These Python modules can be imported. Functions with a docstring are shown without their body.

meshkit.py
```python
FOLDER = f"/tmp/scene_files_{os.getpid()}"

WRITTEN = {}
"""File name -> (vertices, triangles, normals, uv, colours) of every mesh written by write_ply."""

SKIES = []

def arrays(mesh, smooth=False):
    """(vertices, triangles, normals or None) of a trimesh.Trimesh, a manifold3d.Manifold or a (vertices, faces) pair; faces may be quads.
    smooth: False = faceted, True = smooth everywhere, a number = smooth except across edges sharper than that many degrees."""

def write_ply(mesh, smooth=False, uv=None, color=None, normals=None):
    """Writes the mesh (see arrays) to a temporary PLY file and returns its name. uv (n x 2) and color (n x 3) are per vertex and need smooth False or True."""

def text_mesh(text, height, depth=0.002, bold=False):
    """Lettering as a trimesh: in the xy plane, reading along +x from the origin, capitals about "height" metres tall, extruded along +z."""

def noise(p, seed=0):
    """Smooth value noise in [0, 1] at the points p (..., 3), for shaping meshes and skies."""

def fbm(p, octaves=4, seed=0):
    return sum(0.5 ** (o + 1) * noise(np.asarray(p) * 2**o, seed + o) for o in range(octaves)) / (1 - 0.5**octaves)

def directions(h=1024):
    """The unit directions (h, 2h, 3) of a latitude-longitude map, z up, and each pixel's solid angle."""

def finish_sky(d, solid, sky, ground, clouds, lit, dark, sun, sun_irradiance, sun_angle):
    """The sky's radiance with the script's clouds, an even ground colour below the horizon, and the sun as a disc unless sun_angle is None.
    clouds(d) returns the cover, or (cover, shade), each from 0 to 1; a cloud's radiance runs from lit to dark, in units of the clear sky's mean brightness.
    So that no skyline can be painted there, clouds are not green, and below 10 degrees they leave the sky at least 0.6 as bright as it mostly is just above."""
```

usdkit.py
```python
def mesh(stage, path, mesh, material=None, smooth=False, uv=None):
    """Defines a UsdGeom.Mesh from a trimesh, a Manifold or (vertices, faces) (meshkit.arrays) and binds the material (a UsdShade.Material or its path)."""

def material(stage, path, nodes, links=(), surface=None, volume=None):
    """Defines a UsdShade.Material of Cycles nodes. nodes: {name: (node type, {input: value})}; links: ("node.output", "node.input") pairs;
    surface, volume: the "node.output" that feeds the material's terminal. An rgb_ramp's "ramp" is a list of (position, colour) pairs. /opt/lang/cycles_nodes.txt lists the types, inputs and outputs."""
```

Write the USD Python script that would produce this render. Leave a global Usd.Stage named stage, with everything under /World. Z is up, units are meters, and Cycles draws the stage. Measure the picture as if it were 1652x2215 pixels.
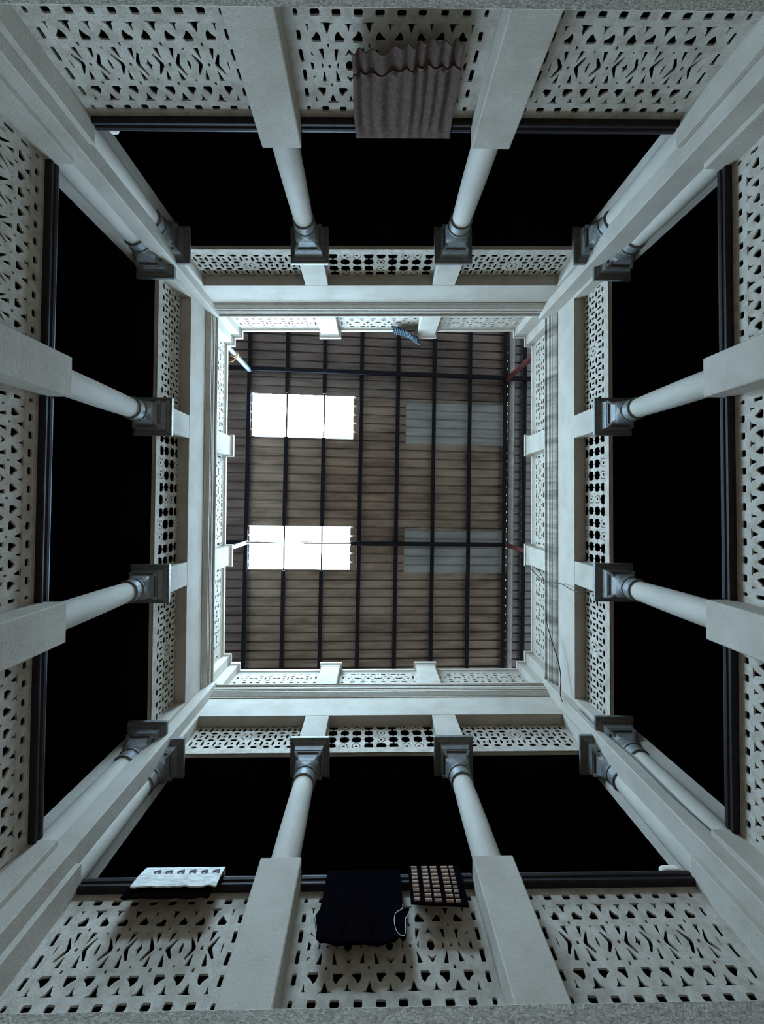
import math, numpy as np, trimesh, manifold3d as m3, usdkit, meshkit
from pxr import Usd, UsdGeom, UsdLux, UsdShade, Gf, Sdf, Vt
from shapely.geometry import Polygon, LineString, Point, box as sbox
from shapely import affinity
from shapely.ops import unary_union

stage = Usd.Stage.CreateInMemory()
UsdGeom.SetStageUpAxis(stage, UsdGeom.Tokens.z)
UsdGeom.SetStageMetersPerUnit(stage, 1.0)
UsdGeom.Xform.Define(stage, '/World')
UsdGeom.Scope.Define(stage, '/World/Looks')
rng = np.random.default_rng(7)

# ---------------------------------------------------------------- camera, sky, exposure
W, H, F = 1652, 2215, 950.0
CX, CY, RX, RY = 817.70, 1058.15, -0.0291, -0.0168        # lens centre in the picture, tilt of the phone
c, s = math.cos(RX), math.sin(RX); cy_, sy_ = math.cos(RY), math.sin(RY)
R = np.array([[1, 0, 0], [0, c, -s], [0, s, c]]) @ np.array([[cy_, 0, sy_], [0, 1, 0], [-sy_, 0, cy_]])
cam = UsdGeom.Camera.Define(stage, '/World/camera')
AP = 36.0
cam.CreateHorizontalApertureAttr(AP); cam.CreateVerticalApertureAttr(AP * H / W)
cam.CreateFocalLengthAttr(AP * F / W)
cam.CreateHorizontalApertureOffsetAttr((W / 2 - CX) * AP / W)
cam.CreateVerticalApertureOffsetAttr(-(H / 2 - CY) * AP / W)
cam.CreateClippingRangeAttr(Gf.Vec2f(0.05, 200))
mm = np.eye(4); mm[0, :3] = R[0]; mm[1, :3] = -R[1]; mm[2, :3] = -R[2]
cam.AddTransformOp().Set(Gf.Matrix4d(*mm.ravel().tolist()))
cam.CreateExposureAttr(0.0)

SKY = 0.35            # overcast sky seen only past the roof edges
PANE = 84.0           # daylight through the clear roof sheets
dome = UsdLux.DomeLight.Define(stage, '/World/sky')
dome.CreateIntensityAttr(SKY); dome.CreateColorAttr(Gf.Vec3f(0.78, 0.95, 1.05))

# ---------------------------------------------------------------- materials
def mat(name, nodes, links, surface='p.BSDF'):
    return usdkit.material(stage, '/World/Looks/' + name, nodes, links, surface)
def plain(name, col, rough=0.6, metal=0.0, var=0.25, scale=6.0, bump=0.0, bscale=60.0, spec=0.3, stretch=(1, 1, 1), tint=None):
    lo = [v * (1 - var) for v in (tint or col)]; hi = [min(1, v * (1 + var * .4)) for v in col]
    n = {'g': ('geometry', {}), 'm': ('mapping', {'scale': stretch}),
         'n': ('noise_texture', {'scale': scale, 'detail': 6.0, 'roughness': .6}),
         'r': ('rgb_ramp', {'ramp': [(0.3, lo), (0.62, hi)]}),
         'p': ('principled_bsdf', {'roughness': rough, 'metallic': metal, 'specular_ior_level': spec})}
    l = [('g.position', 'm.vector'), ('m.vector', 'n.vector'), ('n.fac', 'r.fac'), ('r.color', 'p.base_color')]
    if bump:
        n['b'] = ('noise_texture', {'scale': bscale, 'detail': 4.0}); n['u'] = ('bump', {'strength': bump, 'distance': .01})
        l += [('g.position', 'b.vector'), ('b.fac', 'u.height'), ('u.normal', 'p.normal')]
    return mat(name, n, l)
WHITE = (.44, .395, .335)
M = {}
M['plaster'] = plain('plaster', WHITE, .9, var=.10, scale=2.3, bump=.25, bscale=45, spec=.1, tint=(.425, .37, .305))
M['screen'] = plain('screen_plaster', WHITE, .9, var=.20, scale=9, bump=.35, bscale=70, spec=.1, tint=(.41, .345, .275))
M['shaft'] = plain('column_paint', (.45, .405, .345), .75, var=.14, scale=3, bump=.15, bscale=40, spec=.15, stretch=(1, 1, .4))
M['grime'] = plain('grimy_plaster', (.43, .385, .33), .9, var=.62, scale=2.6, bump=.3, bscale=40, spec=.1, stretch=(.3, 3.2, .3))
M['ledge'] = plain('rough_render', (.33, .29, .24), .95, var=.4, scale=38, bump=.8, bscale=55, spec=.05)
M['capital'] = plain('capital_paint', (.15, .15, .14), .5, var=.3, scale=14, bump=.2, bscale=60, spec=.35)
M['wood'] = plain('dark_wood', (.020, .015, .016), .6, var=.4, scale=10, spec=.15)
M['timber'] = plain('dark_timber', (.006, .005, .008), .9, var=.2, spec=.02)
M['floor'] = plain('terracotta', (.58, .30, .15), .8, var=.2, scale=4)
M['terrace'] = plain('terrace_screed', (.13, .12, .11), .9, var=.2)
def sheet(name, col, tint, rough=.42):
    return plain(name, col, rough, metal=.35, var=.35, scale=2.2, spec=.4, stretch=(.35, 1.6, 1), tint=tint)
M['sheet'] = sheet('roof_sheet', (.22, .16, .12), (.155, .105, .072))
M['sheet2'] = sheet('roof_sheet_dark', (.155, .115, .10), (.12, .085, .07))
M['sheet3'] = sheet('roof_sheet_grey', (.21, .195, .185), (.17, .15, .14))
M['steel'] = plain('dark_steel', (.006, .005, .008), .6, var=.3, spec=.12)
M['bar'] = plain('glazing_bar', (.030, .013, .005), .6, var=.2, spec=.1)
M['redsteel'] = plain('red_oxide_steel', (.10, .022, .018), .6, var=.3)
M['zinc'] = plain('galvanised_pipe', (.40, .47, .50), .3, metal=.8, var=.2, scale=8)
M['flash'] = plain('ridge_flashing', (.30, .28, .27), .5, metal=.4, var=.3, scale=5)
M['rope'] = plain('rope', (.55, .27, .08), .8)
M['cable'] = plain('cable', (.012, .012, .015), .5)
M['towel'] = plain('brown_cloth', (.092, .060, .048), .95, var=.35, scale=30, bump=.4, bscale=160, spec=.05)
M['black'] = plain('black_cloth', (.0028, .0024, .0036), .95, var=.3, scale=40, bump=.3, bscale=200, spec=.0)
M['piping'] = plain('pale_piping', (.45, .50, .52), .8)
M['straw'] = plain('straw', (.30, .185, .12), .6, var=.55, scale=45, spec=.3, stretch=(1, 1, 1))
M['rug'] = plain('white_rug', (.66, .63, .58), .95, var=.45, scale=16, bump=.6, bscale=120, spec=.05, stretch=(.5, 1, 3))
M['motif'] = plain('rug_motif', (.11, .085, .09), .95)
M['stripe'] = plain('pale_blue_thread', (.13, .25, .31), .9)
M['navy'] = plain('navy_cloth', (.010, .011, .016), .95)
M['stone'] = plain('pale_stone', (.70, .62, .52), .8, var=.2, scale=20)
def glow(name, col, strength):
    n = {'e': ('emission', {'color': col, 'strength': strength})}
    return mat(name, n, [], 'e.emission')
M['pane'] = glow('clear_roof_sheet', (.60, .925, 1.24), PANE)
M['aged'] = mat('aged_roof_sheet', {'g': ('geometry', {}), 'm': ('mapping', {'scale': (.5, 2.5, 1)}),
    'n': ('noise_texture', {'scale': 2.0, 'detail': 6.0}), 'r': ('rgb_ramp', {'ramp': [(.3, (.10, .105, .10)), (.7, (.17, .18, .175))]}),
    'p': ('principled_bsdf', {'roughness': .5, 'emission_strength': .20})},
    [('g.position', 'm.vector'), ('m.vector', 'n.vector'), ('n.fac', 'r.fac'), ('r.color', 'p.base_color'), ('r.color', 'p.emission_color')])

# ---------------------------------------------------------------- scene graph helpers
used = {}
def numbered(parent, name):
    k = used.get((parent, name), 0); used[(parent, name)] = k + 1
    return name if k == 0 else '%s_%03d' % (name, k)
def tag(prim, label=None, cat=None, group=None, kind=None):
    for k, v in (('label', label), ('category', cat), ('group', group), ('kind', kind)):
        if v: prim.SetCustomDataByKey(k, v)
    return prim
def thing(name, label=None, cat=None, loc=(0, 0, 0), rz=0, group=None, kind=None):
    x = UsdGeom.Xform.Define(stage, '/World/' + numbered('/World', name))
    x.AddTranslateOp().Set(Gf.Vec3d(*map(float, loc)))
    if rz: x.AddRotateZOp().Set(float(math.degrees(rz)))
    return tag(x.GetPrim(), label, cat, group, kind)
def obj(name, mesh, material, parent=None, smooth=False, label=None, kind=None):
    pp = str(parent.GetPath()) if parent else '/World'
    m = usdkit.mesh(stage, pp + '/' + numbered(pp, name), mesh, M[material], smooth=smooth)
    return tag(m.GetPrim(), label, None, None, kind)
def single(name, mesh, material, label, cat, smooth=False, group=None, base=None):
    v = np.array(mesh.vertices); b = v.mean(0) if base is None else np.array(base)
    mesh = trimesh.Trimesh(v - b, mesh.faces, process=False)
    p = obj(name, mesh, material, None, smooth)
    UsdGeom.Xformable(p).AddTranslateOp().Set(Gf.Vec3d(*map(float, b)))
    return tag(p, label, cat, group)
def tm(man):
    m = man.to_mesh(); return trimesh.Trimesh(np.array(m.vert_properties[:, :3], float), np.array(m.tri_verts), process=False)
def join(ms): return trimesh.util.concatenate(ms)
def hull(pts): return tm(m3.Manifold.hull_points(np.asarray(pts, float)))
def bx(x0, x1, y0, y1, z0, z1, b=0.006):
    b = min(b, (x1 - x0) / 3, (y1 - y0) / 3, (z1 - z0) / 3)
    P = []
    for X, dx in ((x0, b), (x1, -b)):
        for Y, dy in ((y0, b), (y1, -b)):
            for Z, dz in ((z0, b), (z1, -b)):
                P += [(X + dx, Y + dy, Z), (X + dx, Y, Z + dz), (X, Y + dy, Z + dz)]
    return hull(P)
def lathe(prof, n=32):
    m = trimesh.creation.revolve(np.array(prof, float), sections=n); return m
def prism(poly, h):
    g = [poly] if poly.geom_type == 'Polygon' else list(poly.geoms)
    return join([trimesh.creation.extrude_polygon(q, h, engine='earcut') for q in g])
def xf(mesh, A):
    A = np.asarray(A, float); v = np.array(mesh.vertices) @ A[:3, :3].T + A[:3, 3]; f = np.array(mesh.faces)
    if np.linalg.det(A[:3, :3]) < 0: f = f[:, ::-1]
    return trimesh.Trimesh(v, f, process=False)
def tube(pts, r, n=8):
    pts = np.array(pts, float); d = np.gradient(pts, axis=0); d /= np.linalg.norm(d, axis=1)[:, None]
    a = np.cross(d, [.31, .52, .79]); a /= np.linalg.norm(a, axis=1)[:, None]; b = np.cross(d, a)
    t = np.linspace(0, 2 * np.pi, n, endpoint=False)
    V = (pts[:, None] + r * (np.cos(t)[None, :, None] * a[:, None] + np.sin(t)[None, :, None] * b[:, None])).reshape(-1, 3)
    f = []
    for i in range(len(pts) - 1):
        for j in range(n):
            k = (j + 1) % n; f += [(i * n + j, i * n + k, (i + 1) * n + k), (i * n + j, (i + 1) * n + k, (i + 1) * n + j)]
    V = np.vstack([V, pts[0], pts[-1]])
    for j in range(n):
        k = (j + 1) % n; f += [(len(V) - 2, k, j), (len(V) - 1, (len(pts) - 1) * n + j, (len(pts) - 1) * n + k)]
    m = trimesh.Trimesh(V, f, process=False)
    if m.volume < 0: m.invert()
    return m
def spline(P, n=40):
    from scipy.interpolate import CubicSpline
    P = np.array(P, float); t = np.r_[0, np.cumsum(np.linalg.norm(np.diff(P, axis=0), axis=1))]
    return CubicSpline(t, P)(np.linspace(0, t[-1], n))
def slab(fn, nu, nv, th):
    """closed sheet of thickness th: fn(a, b) -> (point) for a, b in 0..1"""
    A, B = np.meshgrid(np.linspace(0, 1, nu), np.linspace(0, 1, nv), indexing='ij')
    P = np.array([[fn(a, b) for a, b in zip(ra, rb)] for ra, rb in zip(A, B)])
    N = np.cross(np.gradient(P, axis=0), np.gradient(P, axis=1)); N /= np.linalg.norm(N, axis=2)[..., None] + 1e-12
    V = np.vstack([(P + N * th / 2).reshape(-1, 3), (P - N * th / 2).reshape(-1, 3)]); o = nu * nv; f = []
    ix = lambda i, j: i * nv + j
    for i in range(nu - 1):
        for j in range(nv - 1):
            q = (ix(i, j), ix(i + 1, j), ix(i + 1, j + 1), ix(i, j + 1))
            f += [(q[0], q[1], q[2]), (q[0], q[2], q[3]), (q[0] + o, q[2] + o, q[1] + o), (q[0] + o, q[3] + o, q[2] + o)]
    rim = [ix(i, 0) for i in range(nu)] + [ix(nu - 1, j) for j in range(1, nv)] + [ix(i, nv - 1) for i in range(nu - 2, -1, -1)] + [ix(0, j) for j in range(nv - 2, 0, -1)]
    for a, b in zip(rim, rim[1:] + rim[:1]): f += [(a, a + o, b + o), (a, b + o, b)]
    m = trimesh.Trimesh(V, f, process=False)
    if m.volume < 0: m.invert()
    return m

# ---------------------------------------------------------------- plan: four walls, u along, v outwards, z up (camera at 0,0,0)
OFF = dict(T=3.5512, B=3.40, L=2.9272, R=3.3169)
ANG = dict(T=-.0086, B=.0016, L=.0027, R=.0109)
NRM = dict(T=(0, -1), B=(0, 1), L=(-1, 0), R=(1, 0)); UAX = dict(T=(1, 0), B=(1, 0), L=(0, 1), R=(0, 1))
COL = dict(T=(-.8906, 1.2055), B=(-.855, 1.1742), L=(-1.2221, 1.1565), R=(-1.2433, 1.1563))
END = dict(T=(-2.748, 3.105), B=(-2.742, 3.108), L=(-3.352, 3.205), R=(-3.385, 3.188))
FR, WM = {}, {}
for w in 'TBLR':
    ca, sa = math.cos(ANG[w]), math.sin(ANG[w]); Q = np.array([[ca, -sa], [sa, ca]])
    O, U, N = np.array(NRM[w]) * OFF[w], Q @ UAX[w], Q @ NRM[w]; FR[w] = (O, U, N)
    A = np.eye(4); A[:2, 0] = U; A[:2, 1] = N; A[:2, 3] = O; WM[w] = A
def pt(w, u, v, z):
    O, U, N = FR[w]; return np.r_[O + U * u + N * v, z]
def wallmesh(w, m): return xf(m, WM[w])
Z0, ZRAIL, ZPED, ZCAP, ZPAN, ZBEAM, ZCOR, ZTER, ZPAR = 3.03, 4.25, 4.32, 6.345, 6.43, 7.17, 7.80, 8.14, 9.46
PH, PIN = .1956, .06         # pedestal half width; how far a corner pier stands in front of its end pedestal
WORD = dict(T='top', B='bottom', L='left', R='right')
WNAME = dict(T='wall_back', B='wall_front', L='wall_left', R='wall_right')

# ---------------------------------------------------------------- structure: walls, piers, floors
COR = [(.10, 7.80), (.018, 7.80), (.018, 7.825), (.008, 7.835), (-.012, 7.87), (-.03, 7.905), (-.034, 7.905), (-.034, 7.945), (-.022, 7.947), (-.022, 7.957),
       (-.042, 7.957), (-.042, 7.985), (-.03, 7.987), (-.03, 7.997), (-.05, 7.997), (-.056, 8.03), (-.052, 8.075), (-.044, 8.078), (-.044, 8.09), (-.066, 8.09), (-.066, 8.115), (-.078, 8.117), (-.078, ZTER), (.10, ZTER)]
def run(profile, u0, u1):          # a (v, z) profile drawn along u
    m = prism(Polygon(profile), u1 - u0)
    A = np.zeros((4, 4)); A[3, 3] = 1; A[1, 0] = 1; A[2, 1] = 1; A[0, 2] = 1; A[0, 3] = u0
    return xf(m, A)
for w in 'TBLR':
    a, b = END[w][0] - PIN, END[w][1] + PIN
    wl = thing(WNAME[w], kind='structure')
    P = lambda n, m, k='plaster': obj(n, wallmesh(w, m), k, wl)
    P('ledge', bx(a - .3, b + .3, -.045, .55, 2.55, Z0, .015), 'ledge')
    P('lower_wall', bx(a - .3, b + .3, 0, .55, -1.5, 2.55))
    P('beam', bx(a, b, .03, .225, ZBEAM, ZCOR, .004))
    P('cornice', run(COR, a, b), 'grime' if w == 'R' else 'plaster')
    P('parapet_base', bx(a - .4, b + .4, .10, .42, ZCOR, ZTER, .003))
    for u in COL[w]:
        P('pilaster', bx(u - .186, u + .186, .03, .36, ZCAP, ZBEAM, .006))
        P('parapet_post', bx(u - PH, u + PH, .10, .46, ZTER, ZPAR, .008))
    for sgn, e in ((-1, END[w][0]), (1, END[w][1])):
        q = sorted((e, e + sgn * PIN)); P('end_pilaster', bx(q[0], q[1], .03, .36, ZCAP - .1, ZBEAM, .004))
        q = sorted((e + sgn * .10, e + sgn * .62)); P('corner_post', bx(q[0], q[1], .10, .42, ZTER, ZPAR, .006))
    P('panel_lip', bx(a, b, .217, .262, ZPAN, ZPAN + .06, .003))
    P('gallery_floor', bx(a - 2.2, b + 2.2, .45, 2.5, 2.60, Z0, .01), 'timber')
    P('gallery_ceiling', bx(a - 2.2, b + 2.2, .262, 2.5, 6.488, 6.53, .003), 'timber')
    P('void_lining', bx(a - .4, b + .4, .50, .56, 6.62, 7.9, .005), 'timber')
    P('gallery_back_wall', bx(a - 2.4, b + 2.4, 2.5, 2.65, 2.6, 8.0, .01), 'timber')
    P('terrace_floor', bx(a - 2.4, b + 2.4, .42, 2.7, 7.9, ZTER, .01), 'terrace')
fl = obj('floor', bx(-6.5, 6.5, -6.5, 6.5, -1.7, -1.5), 'floor', kind='structure')
# four corner piers
for (w1, i1), (w2, i2), nm in ((('T', 0), ('L', 0), 'top left'), (('T', 1), ('R', 0), 'top right'), (('B', 0), ('L', 1), 'bottom left'), (('B', 1), ('R', 1), 'bottom right')):
    sx, sy = (-1 if i1 == 0 else 1), (-1 if i2 == 0 else 1)
    x0, y0 = END[w1][i1] + sx * PIN, END[w2][i2] + sy * PIN
    x1, y1 = sx * (OFF[w2] + .47), sy * (OFF[w1] + .47)
    t = thing('corner_pier', 'tall square white plaster pier in the %s corner of the courtyard' % nm, 'pillar', (x0, y0, Z0))
    xs, ys = sorted((0, x1 - x0)), sorted((0, y1 - y0))
    obj('lower_shaft', bx(xs[0], xs[1], ys[0], ys[1], -1.5 - Z0, Z0 - Z0, .012), 'plaster', t)
    obj('pier_shaft', bx(xs[0], xs[1], ys[0], ys[1], 0, ZTER - Z0 + .01, .012), 'plaster', t)
# moulded coping round the top of the parapet, following posts and corners
def coping():
    Vv = .257; out = []
    # courtyard outline at parapet faces, ordered round the well
    def side(w, rev):
        L = []; us = COL[w]; e = END[w]
        L += [(e[0] - .10, .10), (e[0] - .10, Vv)]
        for u in us: L += [(u - PH, Vv), (u - PH, .10), (u + PH, .10), (u + PH, Vv)]
        L += [(e[1] + .10, Vv), (e[1] + .10, .10)]
        return [pt(w, u, v, 0)[:2] for u, v in (L[::-1] if rev else L)]
    T, Rr, B, L = side('T', 0), side('R', 0), side('B', 1), side('L', 1)
    def crossing(p, q):   # concave corner of the corner post: x of one, y of the other
        return p, q
    ring = list(T) + [np.array([Rr[0][0], T[-1][1]])] + list(Rr) + [np.array([Rr[-1][0], B[0][1]])] + list(B) + [np.array([L[0][0], B[-1][1]])] + list(L) + [np.array([L[-1][0], T[0][1]])]
    ring = np.array(ring)
    n = len(ring)
    def offset(d):
        e = np.roll(ring, -1, 0) - ring; e /= np.linalg.norm(e, axis=1)[:, None]
        nr = np.stack([-e[:, 1], e[:, 0]], 1)           # towards the well for this winding
        res = []
        for i in range(n):
            n0, n1 = nr[i - 1], nr[i]; A = np.array([n0, n1])
            if abs(np.linalg.det(A)) < .2: res.append(ring[i] + n0 * d)
            else: res.append(ring[i] + np.linalg.solve(A, [d, d]))
        return np.array(res)
    area = .5 * np.sum(ring[:, 0] * np.roll(ring[:, 1], -1) - ring[:, 1] * np.roll(ring[:, 0], -1))
    sg = 1 if area > 0 else -1
    prof = [(-.20, ZPAR - .0), (0, ZPAR - .0), (.004, ZPAR + .012), (.012, ZPAR + .045), (.026, ZPAR + .072), (.034, ZPAR + .080), (.043, ZPAR + .082), (.043, ZPAR + .165), (.035, ZPAR + .18), (-.20, ZPAR + .18)]
    loops = [np.c_[offset(sg * d), np.full(n, z)] for d, z in prof]
    V = np.vstack(loops); f = []; k = len(prof)
    for a in range(k):
        b2 = (a + 1) % k
        for i in range(n):
            j = (i + 1) % n; f += [(a * n + i, a * n + j, b2 * n + j), (a * n + i, b2 * n + j, b2 * n + i)]
    m = trimesh.Trimesh(V, f, process=False)
    if m.volume < 0: m.invert()
    return m
obj('trim_1', coping(), 'plaster', kind='structure', smooth=25)

# ---------------------------------------------------------------- columns
def sq(h, z, r=.0):
    return [(sx * (h - dx), sy * (h - dy), z) for sx in (-1, 1) for sy in (-1, 1) for dx, dy in ((0, r), (r, 0))]
def lofted(levels):                 # hulls of successive square or round levels
    return join([hull(a + b) for a, b in zip(levels, levels[1:])])
def circ(r, z, n=24): return [(r * math.cos(t), r * math.sin(t), z) for t in np.linspace(0, 2 * math.pi, n, endpoint=False)]
h0 = -Z0                            # column heights are written as in the courtyard, then dropped to the foot
def column_parts():
    sh = lathe([(0, 4.30), (.142, 4.30), (.1425, 4.6), (.140, 4.95), (.134, 5.35), (.125, 5.70), (0, 5.70)], 40)
    nk = lathe([(0, 5.695), (.128, 5.695), (.138, 5.70), (.146, 5.708), (.149, 5.716), (.146, 5.726), (.137, 5.733), (.137, 5.742), (.139, 5.75), (.141, 5.80), (.143, 5.845), (.150, 5.848), (.156, 5.858), (.156, 5.868), (.150, 5.876), (.135, 5.88), (0, 5.88)], 40)
    bell = lofted([circ(.140, 5.878), circ(.146, 5.90), [tuple(p) for p in sq(.149, 5.985, .045)], sq(.152, 6.06, .03), sq(.158, 6.105, .02)])
    leaves = []
    for sx in (-1, 1):
        for sy in (-1, 1):
            leaves.append(hull([(sx * x, sy * y, z) for x, y, z in ((.135, .135, 6.03), (.150, .120, 6.05), (.120, .150, 6.05), (.186, .186, 6.105), (.190, .150, 6.125), (.150, .190, 6.125), (.19, .19, 6.125), (.13, .13, 6.125))]))
    ab = lofted([sq(.182, 6.118), sq(.182, 6.132)]), lofted([sq(.176, 6.132), sq(.176, 6.150)]), lofted([sq(.184, 6.150), sq(.203, 6.252)]), lofted([sq(.196, 6.252), sq(.214, 6.262)]), lofted([sq(.222, 6.262), sq(.245, 6.288)]), lofted([sq(.262, 6.288, .004), sq(.2747, 6.300, .004), sq(.2747, ZCAP, .004)])
    ped = bx(-PH, PH, -PH, PH, Z0, ZPED, .010)
    return [('pedestal', ped, 'plaster', False), ('shaft', sh, 'shaft', 40), ('necking', nk, 'capital', 50), ('bell', join([bell] + leaves), 'capital', 30), ('abacus', join(ab), 'capital', False)]
down = np.eye(4); down[2, 3] = h0
VC = .1956
first = None
where = dict(T=('left', 'right'), B=('left', 'right'), L=('upper', 'lower'), R=('upper', 'lower'))
for w in 'TBLR':
    for i, u in enumerate(COL[w]):
        lab = 'round white column with dark square capital, %s of the two in the middle of the %s wall' % (where[w][i], WORD[w])
        p = pt(w, u, VC, Z0); N = FR[w][2]; rz = math.atan2(N[1], N[0]) - math.pi / 2
        if first is None:
            proto = UsdGeom.Xform(stage.OverridePrim('/World/Looks')) and None
            first = thing('column', lab, 'column', p, rz, 'free-standing gallery columns')
            for n_, m_, k_, s_ in column_parts(): obj(n_, xf(m_, down), k_, first, s_)
            first_xf = (p, rz)
        else:
            c2 = thing('column', lab, 'column', p, rz, 'free-standing gallery columns')
            c2.GetReferences().AddInternalReference(first.GetPath()); c2.SetInstanceable(True)
# half columns against the corner piers
for w in 'TBLR':
    for i, e in enumerate(END[w]):
        sgn = -1 if i == 0 else 1
        uc = e + sgn * .148
        lim = e + sgn * PIN                        # face of the pier
        cn = {('T', -1): 'top left', ('T', 1): 'top right', ('B', -1): 'bottom left', ('B', 1): 'bottom right', ('L', -1): 'top left', ('L', 1): 'bottom left', ('R', -1): 'top right', ('R', 1): 'bottom right'}[(w, sgn)]
        t = thing('half_column', 'white half column with dark capital built onto the %s pier, carrying the %s wall' % (cn, WORD[w]), 'column', pt(w, lim, VC, Z0), 0, 'half columns at the corners')
        base = pt(w, lim, VC, Z0)
        for n_, m_, k_, s_ in column_parts():
            if n_ == 'pedestal':
                q = sorted((lim, e)); m_ = bx(q[0], q[1], .03, .40, Z0, ZPED, .006)
            else:
                pieces = []
                for g in m_.split(only_watertight=False):
                    g = trimesh.Trimesh(g.vertices, g.faces); g.merge_vertices()
                    try:
                        mf = m3.Manifold(m3.Mesh(np.asarray(g.vertices, np.float32), np.asarray(g.faces, np.uint32)))
                        if mf.is_empty(): raise ValueError
                        g2 = tm(mf.trim_by_plane((-sgn, 0, 0), sgn * (uc - lim)))
                        if len(g2.faces): pieces.append(g2)
                    except Exception: pieces.append(g)
                m_ = join(pieces); A = np.eye(4); A[0, 3] = uc; A[1, 3] = VC; m_ = xf(m_, A)
            m_ = wallmesh(w, m_); m_ = trimesh.Trimesh(m_.vertices - base, m_.faces, process=False)
            obj(n_, m_, k_, t, s_)

# ---------------------------------------------------------------- pierced screens
def rect(x, z, w_, h_, r=.008): return sbox(x - w_ / 2, z - h_ / 2, x + w_ / 2, z + h_ / 2).buffer(-r).buffer(r, quad_segs=2)
def ell(x, z, a, b): return affinity.scale(Point(x, z).buffer(1, quad_segs=3), a, b)
def soft(pts, r=.005): 
    g = Polygon(pts).buffer(0); q = g.buffer(-r).buffer(r, quad_segs=2); return q if not q.is_empty else g
def quad4(pts, x0, z0, r=.004):
    o = []
    for a in (-1, 1):
        for b in (-1, 1): o.append(soft([(x0 + a * x, z0 + b * z) for x, z in pts], r))
    return o
def jitter(h):
    h = affinity.translate(h, rng.normal(0, .0025), rng.normal(0, .002)); return affinity.rotate(affinity.scale(h, 1 + rng.normal(0, .05), 1 + rng.normal(0, .05)), rng.normal(0, 2))
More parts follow.
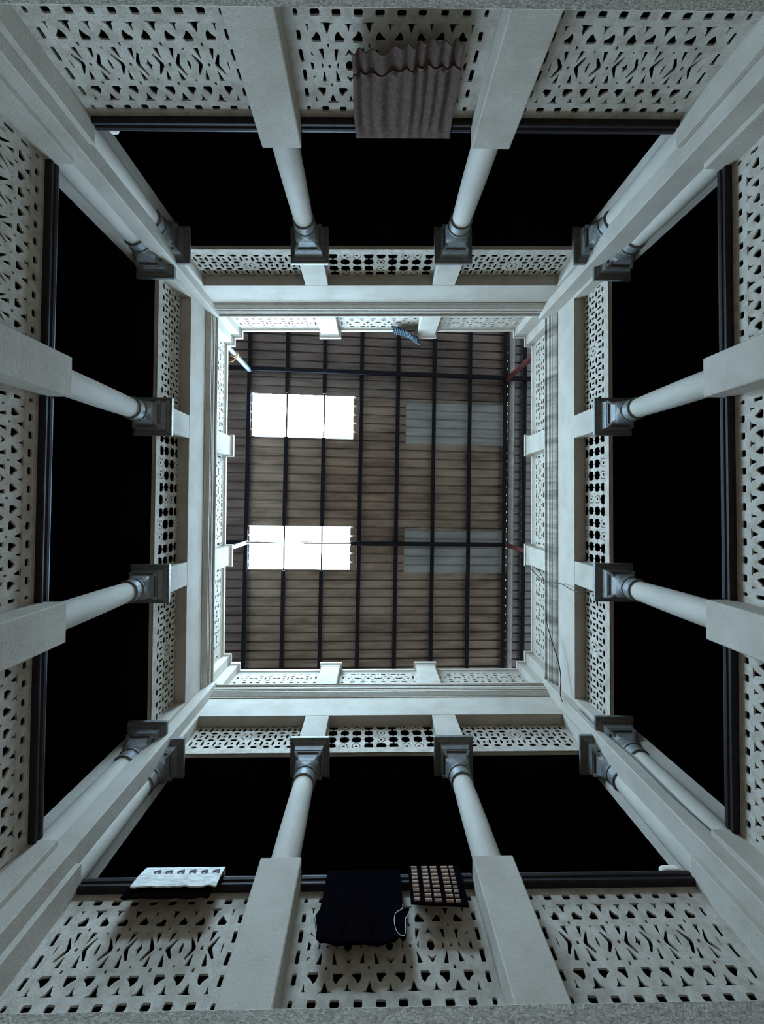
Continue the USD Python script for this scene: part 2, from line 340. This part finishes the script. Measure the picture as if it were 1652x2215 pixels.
def pat_low(n, mid, zc=3.742):
    c_, half, H_ = .34, n * .17, []
    for k in range(2 * n):
        for b in (-1, 1): H_.append(rect((k - n + .5) * .17, zc + b * .42, .068, .047, .012))
    for a in (-1, 1):
        for b in (-1, 1):
            H_.append(rect(a * (half + .072), zc + b * .42, .034, .042, .01))
            H_.append(rect(a * (half + .068), zc + b * .252, .034, .078)); H_.append(rect(a * (half + .068), zc + b * .086, .034, .104))
    cells = [(k - (n - 1) / 2) * c_ for k in range(n)]; bnd = [(k - n / 2) * c_ for k in range(1, n)]
    tri = [(-.056, -.343), (.056, -.343), (.024, -.325), (.004, -.272), (-.004, -.272), (-.024, -.325)]
    tri2 = [(-.036, -.338), (.036, -.338), (.012, -.322), (.002, -.284), (-.002, -.284), (-.012, -.322)]
    heart = [(.057, -.202), (.126, -.202), (.140, -.228), (.116, -.244), (.100, -.262), (.089, -.282), (.070, -.266), (.058, -.238)]
    tall = [(.046, -.141), (.086, -.139), (.076, -.112), (.054, -.052), (.048, -.052)]
    for x in cells:
        for b in (-1, 1):
            H_.append(soft([(x + p, zc + b * q) for p, q in tri], .002)); H_.append(ell(x, zc + b * .172, .0105, .013))
        H_ += quad4(heart, x, zc, .006) + quad4(tall, x, zc, .003); H_.append(ell(x, zc, .0125, .012))
    for x in bnd + [-half + .012, half - .012]:
        edge = abs(x) > half - .1
        for b in (-1, 1): H_.append(soft([(x + p * (.55 if edge else 1), zc + b * q) for p, q in tri2], .0015))
    for i, x in enumerate(bnd + [-half, half]):
        inner = 0 if i < len(bnd) else (1 if x < 0 else -1)
        if mid:
            if not inner:
                H_.append(ell(x, zc, .033, .042))
                for b in (-1, 1): H_.append(soft([(x - .040, zc + b * .088), (x, zc + b * .106), (x + .040, zc + b * .088), (x + .004, zc + b * .138), (x - .004, zc + b * .138)], .002))
            else: H_.append(soft([(x, zc - .035), (x + inner * .024, zc - .02), (x + inner * .026, zc + .02), (x, zc + .035)], .004)); H_ += [soft([(x + inner * .01, zc + b * .095), (x + inner * .04, zc + b * .088), (x + inner * .012, zc + b * .118)], .001) for b in (-1, 1)]
            for a in (-1, 1):
                if inner in (0, a): H_.append(soft([(x + a * .090, zc + .030), (x + a * .110, zc + .006), (x + a * .110, zc - .006), (x + a * .090, zc - .030), (x + a * .096, zc)], .0015))
        else:
            for a in (-1, 1):
                if inner in (0, a): H_.append(soft([(x + a * .046, zc + .092), (x + a * .062, zc + .088), (x + a * .117, zc + .01), (x + a * .117, zc - .012), (x + a * .060, zc - .090), (x + a * .046, zc - .080), (x + a * .082, zc - .004), (x + a * .080, zc + .008)], .003))
            if inner: H_.append(ell(x + inner * .004, zc, .006, .038))
            else:
                for b in (-1, 1): H_.append(ell(x, zc + b * .137, .008, .007))
                if abs(x) < .02: H_.append(soft([(0, zc + .05), (.012, zc + .012), (.034, zc + .01), (.014, zc - .006), (0, zc - .05), (-.012, zc - .012), (-.034, zc - .01), (-.014, zc + .006)], .002))
                else: H_.append(ell(x, zc, .011, .043))
    return H_
def pat_weave(n):
    H_, p_ = [], .175
    zr = [6.58 + .0957 * k for k in range(7)]
    for k in range(7):
        for j in range(n):
            x = (j - (n - 1) / 2) * p_; mid = abs(x) < .01
            if k % 2 == 0:
                if not (mid and k in (2, 4)): H_.append(ell(x, zr[k], .046, .0205))
            else: H_.append(rect(x, zr[k], .034, .040, .01))
        if k % 2:
            for j in range(n + 1):
                x = (j - n / 2) * p_
                if not (k == 3 and abs(x) < .1): H_.append(ell(x, zr[k], .0185, .050))
    for a in (-1, 1):
        for b in (-1, 1): H_.append(affinity.rotate(rect(a * .055, zr[3] + b * .055, .072, .012, .003), -a * b * 45))
    return H_
def pat_grid(n):
    H_, p_ = [], .186
    rows = [(6.585, 1), (6.757, 0), (6.945, 0), (7.116, -1)]
    ros = {(k, j) for k in (0, 3) for j in ((1, 2, 6, 7) if n == 9 else (2, 3, 7, 8))} | {(1, n // 2), (2, n // 2)}
    for k, (z, hf) in enumerate(rows):
        for j in range(n):
            x = (j - (n - 1) / 2) * p_
            star = unary_union([rect(x, z, .122, .122, .02), affinity.rotate(rect(x, z, .116, .116, .012), 45)])
            if hf: clip = sbox(x - .1, z - .03, x + .1, z + .1) if hf == 1 else sbox(x - .1, z - .1, x + .1, z + .03)
            else: clip = sbox(x - .1, z - .1, x + .1, z + .1)
            if (k, j) in ros:
                ring_ = ell(x, z, .068, .068).difference(ell(x, z, .056, .056))
                for q in range(4):
                    w_ = affinity.rotate(sbox(x + .03, z - .030, x + .09, z + .030), 45 + 90 * q, origin=(x, z)); g = ring_.intersection(w_).intersection(clip)
                    if g.area > 2e-5: H_ += [q2 for q2 in getattr(g, 'geoms', [g])]
                H_.append(rect(x, z + (0 if not hf else -.012 * hf), .04, .022, .006))
            else: H_.append(star.intersection(clip))
    return H_
def pat_top(width, mid):
    n = max(3, round((width - .37) / .46)); p_ = (width - .37) / n; half = n * p_ / 2; H_ = []; z0 = 9.23
    for a in (-1, 1):
        H_.append(rect(a * (half + .10), z0 + .03, .034, .12)); 
        for b in (-1, 1): H_.append(rect(a * (half + .10), z0 + b * .212, .05, .04, .01))
    for k in range(n):
        x = (k - (n - 1) / 2) * p_
        if mid:
            H_.append(soft([(x - .075, z0 - .012), (x - .075, z0 + .018), (x - .03, z0 - .002), (x, z0 + .012), (x + .03, z0 - .002), (x + .075, z0 + .018), (x + .075, z0 - .012), (x + .02, z0 - .05), (x - .02, z0 - .05)], .003))
            for a in (-1, 1):
                H_.append(soft([(x + a * .115, z0 + .075), (x + a * .19, z0 + .075), (x + a * .152, z0 + .04)], .003))
                H_.append(soft([(x + a * .07, z0 - .125), (x + a * .15, z0 - .125), (x + a * .11, z0 - .085)], .003))
                H_.append(rect(x + a * p_ / 4, z0 + .185, .10, .036, .008)); H_.append(rect(x + a * p_ / 4, z0 - .2, .10, .036, .008))
            H_.append(rect(x, z0 + .185, .03, .028, .008))
        else:
            H_.append(soft([(x - .075, z0 + .022), (x - .045, z0 + .022), (x - .03, z0 + .01), (x + .03, z0 + .01), (x + .045, z0 + .022), (x + .075, z0 + .022), (x + .075, z0 - .022), (x + .045, z0 - .022), (x + .03, z0 - .01), (x - .03, z0 - .01), (x - .045, z0 - .022), (x - .075, z0 - .022)], .003))
            for a in (-1, 1):
                for b in (-1, 1): H_.append(affinity.rotate(ell(x + a * .152, z0 + b * .095, .042, .014), 0))
                H_.append(rect(x + a * .152, z0 + .005, .034, .034, .01)); H_.append(rect(x + a * .14, z0 + .205, .082, .034, .01)); H_.append(rect(x + a * .14, z0 - .205, .082, .034, .01))
            for b in (-1, 1): H_.append(rect(x, z0 + b * .21, .045, .034, .01))
    for k in range(n + 1):
        x = (k - n / 2) * p_
        if mid:
            if 0 < k < n: H_.append(soft([(x - .045, z0 - .02), (x, z0 + .02), (x + .045, z0 - .02), (x, z0 - .06)], .004))
            else:
                a = -1 if k else 1; H_.append(soft([(x, z0 + .02), (x + a * .05, z0 - .02), (x, z0 - .06)], .003))
            if 0 < k < n: H_.append(rect(x, z0 + .185, .03, .028, .008))
        else: H_.append(ell(x, z0, .014, .052) if 0 < k < n else rect(x, z0 + .0, .02, .05, .006))
    return H_
bays = dict(T=('left', 'middle', 'right'), B=('left', 'middle', 'right'), L=('upper', 'middle', 'lower'), R=('upper', 'middle', 'lower'))
def screen(w, u0, u1, v, th, z0, z1, holes, label):
    uc = (u0 + u1) / 2; face = sbox(u0, z0, u1, z1)
    inner = sbox(u0 + .012, z0 + .012, u1 - .012, z1 - .012)
    rise = th * (z0 + z1) / 2 / 3.75 * (.35 if z1 < 5 else 1)               # openings are a little taller than they look from below
    def taller(h):
        y0, y1 = h.bounds[1], h.bounds[3]; k = (y1 - y0 + rise) / (y1 - y0)
        return affinity.scale(h, 1, k, origin=(0, y0))
    hs = unary_union([taller(affinity.translate(jitter(h), uc, 0)) for h in holes if not h.is_empty])
    g = face.difference(hs.intersection(inner).simplify(.0008))
    if g.geom_type != 'Polygon': g = max(g.geoms, key=lambda q: q.area)
    m = prism(g, th)
    A = np.zeros((4, 4)); A[3, 3] = 1; A[0, 0] = 1; A[2, 1] = 1; A[1, 2] = 1; A[1, 3] = v
    m = wallmesh(w, xf(m, A))
    single('pierced_screen', m, 'screen', label, 'screen', group='pierced plaster screens', base=pt(w, uc, v, z0))
for w in 'TBLR':
    e0, e1 = END[w]; c0, c1 = COL[w]
    n = 4 if w in 'TB' else 5
    for i, (a, b, la, lb) in enumerate(((e0, c0, 0, 1), (c0, c1, 1, 1), (c1, e1, 1, 0))):
        mid = i == 1; bw = bays[w][i]
        A_, B_ = a + (PH if la else 0), b - (PH if lb else 0)
        screen(w, A_, B_, .27, .018, 2.99, ZRAIL + .005, pat_low(n, mid), 'screen pierced with %s under the handrail, %s bay of %s wall' % ('petals and circles' if mid else 'petals and brackets', bw, WORD[w]))
        A_, B_ = a + (.186 if la else 0), b - (.186 if lb else 0)
        nn = (9 if w in 'TB' else 11)
        screen(w, A_, B_, .20, .011, ZPAN, 7.24, pat_grid(nn) if mid else pat_weave(nn), '%s above the columns, %s bay of %s wall' % ('screen with rows of star holes' if mid else 'screen with woven oval holes', bw, WORD[w]))
        A_, B_ = a + (PH if la else -.10), b - (PH if lb else -.10)
        screen(w, A_, B_, .257, .009, ZTER - .0, ZPAR, pat_top(B_ - A_, mid), 'top parapet screen with %s, %s bay of %s wall' % ('tiny triangles and diamonds' if mid else 'tiny dashes and dots', bw, WORD[w]))
        # handrail
        A_, B_ = a + (PH if la else 0), b - (PH if lb else 0)
        prof = [(.335, 4.255), (.215, 4.255), (.205, 4.268), (.205, 4.285), (.214, 4.292), (.214, 4.312), (.203, 4.320), (.200, 4.345), (.205, 4.362), (.220, 4.375), (.32, 4.382), (.335, 4.37)]
        single('handrail', wallmesh(w, run(prof, A_, B_)), 'wood', 'dark moulded wooden handrail on the pierced screen, %s bay of the %s wall' % (bw, WORD[w]), 'handrail', group='wooden handrails', base=pt(w, (A_ + B_) / 2, .27, ZRAIL))

# ---------------------------------------------------------------- roof of corrugated sheets on purlins
RS, RT, RPH, RZ = .0568, .0086, .0162, 12.0
e1 = np.array([math.cos(RPH), math.sin(RPH), 0]); e1[2] = RS * e1[0] + RT * e1[1]
e2 = np.array([-math.sin(RPH), math.cos(RPH), 0]); e2[2] = RS * e2[0] + RT * e2[1]
e3 = np.cross(e1, e2); e3 /= np.linalg.norm(e3)
RM = np.eye(4); RM[:3, 0] = e1; RM[:3, 1] = e2; RM[:3, 2] = e3; RM[:3, 3] = (0, 0, RZ)
def roofmesh(m): return xf(m, RM)
def rp(a, b, h=0): return np.array([0, 0, RZ]) + e1 * a + e2 * b + e3 * h
roof = thing('ceiling', kind='structure', loc=(0, 0, 0))
SW = 1.183; B0 = -2.885
def profile(b0, b1):
    n = max(1, round((b1 - b0) / (SW / 5))); p_ = (b1 - b0) / n; P = []
    for k in range(n):
        x = b0 + k * p_
        P += [(x, .006), (x + .008, .006), (x + .014, .050), (x + .050, .050), (x + .058, .006), (x + p_ * .5, .006), (x + p_ * .5 + .006, .010), (x + p_ * .5 + .012, .006)]
    P += [(b1 + .01, .006)]
    return P
def sheetmesh(a0, a1, b0, b1, lift=0.0):
    P = profile(b0, b1); poly = Polygon(P + [(x, z + .004) for x, z in P[::-1]])
    m = prism(poly, a1 - a0)
    A = np.zeros((4, 4)); A[3, 3] = 1; A[1, 0] = 1; A[2, 1] = 1; A[0, 2] = 1; A[0, 3] = a0; A[2, 3] = lift
    return roofmesh(xf(m, A))
SKY1, SKY2 = (B0, B0 + SW - .03), (B0 + 3 * SW + .03, B0 + 4 * SW)
for k in range(-2, 7):
    b0, b1 = B0 + k * SW, B0 + (k + 1) * SW
    mk = 'sheet2' if k in (-2, -1, -3) else ('sheet')
    obj('roof_sheet', sheetmesh(-5.6, -3.15, b0, b1, .012), 'sheet2', roof)
    if k in (0, 3):
        obj('roof_sheet', sheetmesh(-3.17, -3.235, b0, b1) if False else sheetmesh(-.515 if k == 0 else -.545, .95, b0, b1), 'sheet', roof)
        obj('roof_sheet', sheetmesh(-3.30, -3.225, b0, b1), mk, roof)
    else:
        obj('roof_sheet', sheetmesh(-3.17, 3.80, b0, b1), mk, roof)
    sl = sheetmesh(3.90, 6.0, b0 + .05, b1 + .05)
    obj('roof_sheet', sl, 'sheet3', roof)
# ridge flashing
m = tube([(3.89, -5.3, -.015), (3.89, 0, -.015), (3.89, 5.45, -.015)], .095, 12)
single('ridge_flashing', roofmesh(m), 'flash', 'long grey metal flashing strip running along the right side of the roof', 'flashing', smooth=40)
# roof lights: clear sheets glowing with daylight, aged sheets with a dim glow
PUR = [-3.298 + .9972 * i for i in range(-3, 8)] + [4.24, 5.3, 6.3]
def pane(parent, a0, a1, b0, b1, mk): obj('pane', sheetmesh(a0, a1, b0, b1), mk, parent)
def bxr(a0, a1, b0, b1, h0_, h1): return roofmesh(bx(a0, a1, b0, b1, h0_, h1, .004))
w1 = thing('window_1', kind='structure'); w2 = thing('window_2', kind='structure'); w3 = thing('window_3', kind='structure'); w4 = thing('window_4', kind='structure')
for a0, a1 in ((-3.225, PUR[4] - .016), (PUR[4] + .016, PUR[5] - .016), (PUR[5] + .016, -.515)):
    obj('pane', roofmesh(bx(a0, a1, SKY1[0], SKY1[1], .010, .022, .003)), 'pane', w1)
    a1b = min(a1, -.545)
    obj('pane', roofmesh(bx(a0, a1b, SKY2[0], 1.100, .010, .022, .003)), 'pane', w2)
    obj('pane', roofmesh(bx(a0, a1b, 1.132, SKY2[1], .010, .022, .003)), 'pane', w2)
for wN, S, q in ((w1, SKY1, -.515), (w2, SKY2, -.545)):
    for a in (PUR[4], PUR[5]): obj('glazing_bar', bxr(a - .016, a + .016, S[0] - .03, S[1] + .03, -.05, .022), 'bar', wN)
obj('glazing_bar', bxr(-3.225, -.545, 1.10, 1.132, -.03, .022), 'bar', w2)
for wN, k, o in ((w3, 0, .07), (w4, 3, .06)):
    for a0, a1 in ((.93, PUR[8] - .008), (PUR[8] + .008, PUR[9] - .008), (PUR[9] + .008, 3.80)):
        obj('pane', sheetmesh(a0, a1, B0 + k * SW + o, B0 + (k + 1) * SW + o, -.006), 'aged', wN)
    obj('roof_sheet', sheetmesh(.93, 3.80, B0 + k * SW, B0 + k * SW + o + .01), 'sheet', roof)
# purlins
ordn = ['leftmost', 'second', 'third', 'fourth', 'fifth', 'sixth', 'seventh', 'eighth']
def cut(a, b0, b1, wide=.05):      # a channel: web and a bottom flange left out across the clear sheets
    segs = [(b0, b1)]
    if PUR[4] - .1 < a < PUR[5] + .1: segs = [(b0, SKY1[0] - .02), (SKY1[1] + .02, SKY2[0] - .02), (SKY2[1] + .02, b1)]
    return segs
for i, a in enumerate(PUR):
    j = i - 3
    if j < 0 or j > 8 or a > 5: 
        continue
    lab = 'dark steel purlin under the roof, %s counted from the left' % ordn[j] if j < 8 else 'dark steel purlin right of the grey ridge flashing'
    t = thing('purlin', lab, 'beam', rp(a, 0, -.06), 0, 'roof purlins'); o = rp(a, 0, -.06)
    for s0, s1 in cut(a, -5.22, 5.38):
        for nm, m in (('web', bx(a - .012, a + .012, s0, s1, -.105, .004, .003)), ('flange', bx(a - .052, a + .052, s0, s1, -.118, -.100, .004))):
            m = roofmesh(m); obj(nm, trimesh.Trimesh(m.vertices - o, m.faces, process=False), 'steel', t)
for b, lab, segs in ((-3.495, 'dark steel rafter crossing all purlins near the top of the roof', [(-5.5, 5.9)]), (1.116, 'dark steel rafter crossing the purlins through the lower skylight', [(-5.5, -3.25), (-.53, 3.75)]), (5.9, 'dark steel rafter over the bottom gallery', [(-5.5, 5.9)])):
    if b > 5: continue
    t = thing('rafter', lab, 'beam', rp(0, b, -.15), 0, 'roof rafters'); o = rp(0, b, -.15)
    for s0, s1 in segs:
        m = roofmesh(bx(s0, s1, b - .055, b + .055, -.22, -.12, .006)); obj('rafter_length', trimesh.Trimesh(m.vertices - o, m.faces, process=False), 'steel', t)
    if b > 0:
        m = roofmesh(bx(-3.25, -.53, b - .014, b + .014, -.22, -.12, .004)); obj('rafter_length', trimesh.Trimesh(m.vertices - o, m.faces, process=False), 'bar', t)
# roof props standing on the terrace
def prop(a, b, r, mk, lab, square=False, dz=-.22):
    top = rp(a, b, dz); x, y = top[:2]
    t = thing('roof_prop', lab, 'post', (x, y, ZTER))
    h = top[2] - ZTER
    if square: obj('post', bx(-r, r, -r, r, 0, h, .006), mk, t)
    else:
        obj('post', lathe([(0, 0), (r, 0), (r, h * .66), (0, h * .66)], 20), mk, t, 40)
        obj('sleeve', lathe([(0, h * .655), (r * 1.12, h * .655), (r * 1.18, h * .665), (r * 1.12, h * .675), (r * 1.12, h), (0, h)], 20), mk, t, 40)
    obj('base_plate', bx(-.12, .12, -.12, .12, 0, .012), 'steel', t)
    return t, h
t, h = prop(-3.30, -3.46, .055, 'zinc', 'shiny galvanised steel pipe propping the roof at the top left corner', dz=-.14)
obj('rope_tie', tube(spline([(.075 * math.cos(q), .075 * math.sin(q), h * .64 + .004 * q) for q in np.linspace(0, 4 * math.pi, 40)], 60), .012, 6), 'rope', t, True)
obj('rope_end', tube(spline([(.06, .05, h * .645), (.0, .16, h * .63), (-.10, .30, h * .55), (-.22, .44, h * .46)], 20), .010, 6), 'rope', t, True)
prop(-3.30, 1.13, .05, 'zinc', 'thin pale pipe propping the roof beside the lower skylight', dz=-.22)
prop(3.72, -3.46, .05, 'redsteel', 'dark red square steel post at the top right corner of the roof', True, dz=-.12)
prop(3.72, 1.116, .05, 'redsteel', 'dark red square steel post at the right end of the lower rafter', True)

# ---------------------------------------------------------------- laundry and small things
def place(name, label, cat, w, u, v, z, group=None):
    t = thing(name, label, cat, pt(w, u, v, z), 0, group); b_ = pt(w, u, v, z)
    def part(nm, m, k, smooth=False, label=None):
        m = wallmesh(w, m); return obj(nm, trimesh.Trimesh(m.vertices - b_, m.faces, process=False), k, t, smooth, label)
    return t, part
def over_rail(u, b, drop, v0, fold=.0):   # b 0..1 from behind the rail, over it, down the front
    path = [(.345, 4.20), (.345, 4.375), (.30, 4.398), (.235, 4.396), (.198, 4.375)]
    return path
# brown towel, top wall
t, part = place('towel', 'brown pleated cloth hanging over the rail in the middle of the top wall', 'towel', 'T', .32, .17, 4.38)
def pleat(a): 
    return .015 * math.sin(a * 52 + 1.2 * math.sin(a * 9)) + .009 * math.sin(a * 23 + 2) 
def towel(a, b):
    u = -.155 + a * .965 - (b * .0 if a < .5 else b * .055 * (a - .5) * 2); zb = 3.475 - .085 * a + .02 * math.sin(a * 7)
    if b < .08: q = b / .08; return (u, .34 - .15 * q, 4.392 + .006 * math.sin(q * math.pi))
    q = (b - .08) / .92; z = 4.392 + (zb - 4.392) * q
    amp = min(1, q * 5) * (1.5 if q > .80 else 1)
    return (u + .004 * math.sin(z * 9 + a * 5), .172 - .05 * q - amp * pleat(a + (.0 if q < .78 else .02 * math.sin(a * 13))), z)
part('cloth', slab(towel, 110, 60, .008), 'towel', 60)
def seam(a, b):
    p = towel(a, .08 + .92 * (.745 + .05 * b)); return (p[0], p[1] - .012, p[2])
part('hem_band', slab(seam, 90, 5, .010), 'towel', 60)
# white rug, bottom wall
t, part = place('rug', 'white patterned rug folded over the rail in the left bay of the bottom wall', 'rug', 'B', -1.8, .12, 4.38)
def rug(a, b):
    u = -2.165 + .755 * a; q = b
    if q < .3: k = q / .3; return (u, .35 - .20 * k, 4.395)
    k = (q - .3) / .7; zb = 4.112 - .004 * math.sin(a * 19) - .003 * math.sin(a * 47)
    return (u + .02 * k * (a - .5), .15 - .065 * math.sin(k * 1.4) + .002 * math.sin(a * 26) * k, 4.395 + (zb - 4.395) * k)
part('rug_face', slab(rug, 50, 24, .012), 'rug', 50)
def lining(a, b):
    p = rug(a, .35 + .65 * b); return (p[0] - .012 + (-.03 * b), p[1] + .03, p[2] - .075 * b)
part('dark_lining', slab(lining, 40, 16, .02), 'black', 50, 'dark underside of the rug')
for k in range(6):
    a = .20 + .145 * k; p = rug(a, .3 + .7 * .36)
    o_ = rect(0, 0, .066, .052, .008).difference(rect(0, 0, .026, .020, .004))
    m = prism(affinity.rotate(o_, 12), .004); A = np.zeros((4, 4)); A[3, 3] = 1; A[0, 0] = 1; A[2, 1] = 1; A[1, 2] = -1; A[:3, 3] = (p[0], p[1] - .006, p[2])
    part('square_motif', xf(m, A), 'motif')
# black shirt, bottom wall
t, part = place('shirt', 'black sleeveless shirt hanging over the rail in the middle of the bottom wall', 'shirt', 'B', -.07, .14, 4.38)
sil = [(-.415, 4.36), (.283, 4.36), (.284, 3.99), (.277, 3.927), (.312, 3.875), (.312, 3.80), (.285, 3.66), (.262, 3.635), (.235, 3.675), (.19, 3.628), (.0, 3.615), (-.2, 3.622), (-.405, 3.631), (-.438, 3.673), (-.478, 3.87), (-.44, 3.938), (-.43, 4.03)]
def cloth_solid(poly, v0, th, bulge):
    g = Polygon(poly).buffer(.008).buffer(-.008); pts = []
    m = prism(g, th); m = trimesh.Trimesh(*trimesh.remesh.subdivide_to_size(m.vertices, m.faces, .04)); v = m.vertices
    x, z, d = v[:, 0].copy(), v[:, 1].copy(), v[:, 2].copy()
    wob = bulge * (np.sin(x * 21 + 1.5 * np.sin(z * 6)) + .6 * np.sin(x * 37 + z * 5))* np.clip((4.36 - z) * 3, 0, 1)
    return trimesh.Trimesh(np.c_[x, v0 + wob - .05 * np.clip((4.36 - z) / .7, 0, 1) + d, z], m.faces[:, ::-1])
part('body', cloth_solid(sil, .165, .03, .008), 'black', 50)
part('back_over_rail', bx(-.41, .28, .19, .36, 4.385, 4.400), 'black')
def line(P, v=.112, n=30): return tube(spline([(u, v, z) for u, z in P], n), .0035, 6)
part('sleeve_piping', line([(.280, 3.935), (.262, 3.885), (.222, 3.862), (.200, 3.80), (.206, 3.72), (.235, 3.668), (.262, 3.655), (.290, 3.74), (.308, 3.82)]), 'piping', True)
part('sleeve_piping', line([(-.478, 3.86), (-.462, 3.80), (-.446, 3.72), (-.449, 3.66)]), 'piping', True)
part('neck_edge', line([(-.245, 3.66), (-.225, 3.76), (-.19, 3.87), (-.155, 3.895), (-.08, 3.893), (-.035, 3.83), (.0, 3.72), (.02, 3.66)], .108), 'black', True)
# slatted mat
t, part = place('slatted_mat', 'black mat with columns of brown straw slats over the rail, right of the shirt', 'mat', 'B', .62, .15, 4.38)
def matf(a, b):
    u = .365 + .50 * a + .0 * b
    if b < .15: return (u, .34 - .17 * b / .15, 4.394)
    k = (b - .15) / .85; return (u - .012 * k, .165 - .05 * k - .012 * math.sin(k * 2.5), 4.394 + (3.935 - .035 * a - 4.394) * k)
part('backing', slab(matf, 20, 30, .016), 'black', 50)
for x0, x1 in ((.055, .165), (.255, .37), (.42, .545), (.63, .755), (.79, .87)):
    for r_ in range(9):
        kk = .02 + r_ * .108
        p0, p1 = matf(x0, .15 + .85 * kk), matf(x1, .15 + .85 * (kk + .004)); zz = (p0[2] + matf(x0, .15 + .85 * (kk + .08))[2]) / 2
        m = hull([(u_, p0[1] - dv, zz + dz) for u_ in (p0[0], p1[0]) for dv, dz in ((.006, -.019), (.006, .019), (.017, -.012), (.017, .012), (.021, 0))])
        part('slat', m, 'straw')
# striped cloth on the upper parapet
t, part = place('striped_cloth', 'dark cloth with pale blue stripes slung over the top parapet under the roof', 'cloth', 'T', .78, .12, 9.5)
ctr = spline([(.49, .20, 9.50), (.60, .185, 9.50), (.74, .16, 9.53), (.88, .09, 9.56), (.98, .035, 9.62), (1.07, .02, 9.65)], 30)
def sling(a, b):
    p = ctr[int(round(a * 29))]; q = (b - .5)
    return (p[0] + .10 * q, p[1] - .022 * math.cos(q * math.pi) + .004 * math.sin(a * 60), p[2] + .46 * q)
part('cloth', slab(sling, 30, 12, .012), 'navy', 50)
for k in range(13):
    a = .04 + k * .075
    p = [np.array(sling(min(1, a + .012 * math.sin(b * 9)), b)) - (0, .012, 0) for b in np.linspace(.04, .96, 12)]
    part('stripe', tube(np.array(p) + np.c_[np.linspace(-.012, .012, 12), np.zeros(12), np.zeros(12)], .0055, 6), 'stripe', True)
# pale stone on the lower rail, right
m = trimesh.creation.icosphere(3, 1.0); v = m.vertices; v = np.sign(v) * np.abs(v) ** .55 * (.105, .05, .04); m = trimesh.Trimesh(v + (2.975, .27, 4.422), m.faces)
single('stone_block', wallmesh('B', m), 'stone', 'small pale rounded stone sitting on the handrail at the bottom right', 'stone', True)
m = trimesh.creation.icosphere(3, 1.0); v = m.vertices; v = np.sign(v) * np.abs(v) ** .6 * (.05, .04, .045); m = trimesh.Trimesh(v + (-2.63, .29, 4.425), m.faces)
single('plaster_lump', wallmesh('T', m), 'stone', 'small pale lump of plaster on the handrail end at the top left', 'plaster', True)
# cables
def cable(w, P, lab, r=.008): single('cable', tube(spline([pt(w, *p) for p in P], 60), r, 6), 'cable', lab, 'cable', True)
cable('R', [(1.36, .05, 9.50), (1.40, .02, 9.05), (1.44, -.10, 8.30), (1.43, -.11, 7.80), (1.40, -.06, 7.55), (1.425, -.04, 7.04), (1.41, .02, 6.85), (1.35, .17, 6.72), (1.33, .215, 6.75)], 'black cable drooping from the parapet into a screen hole on the right wall')
cable('R', [(1.36, .16, 9.40), (1.75, .10, 8.55), (2.2, -.11, 7.95), (2.55, -.11, 7.62), (3.0, -.09, 7.42), (3.20, -.14, 7.32), (3.262, -.15, 7.20)], 'black cable hanging down the right wall to the bottom right corner')
xb, yb = END['B'][1] + PIN, END['R'][1] + PIN
single('cable', tube(spline([(xb + .10, yb - .012, 6.9), (xb + .11, yb - .012, 6.2), (xb + .16, yb - .012, 5.6), (xb + .15, yb - .012, 4.9), (xb + .20, yb - .012, 4.2), (xb + .21, yb - .012, 3.4)], 60), .006, 6), 'cable', 'thin dark cable running down the face of the bottom right pier', 'cable', True)
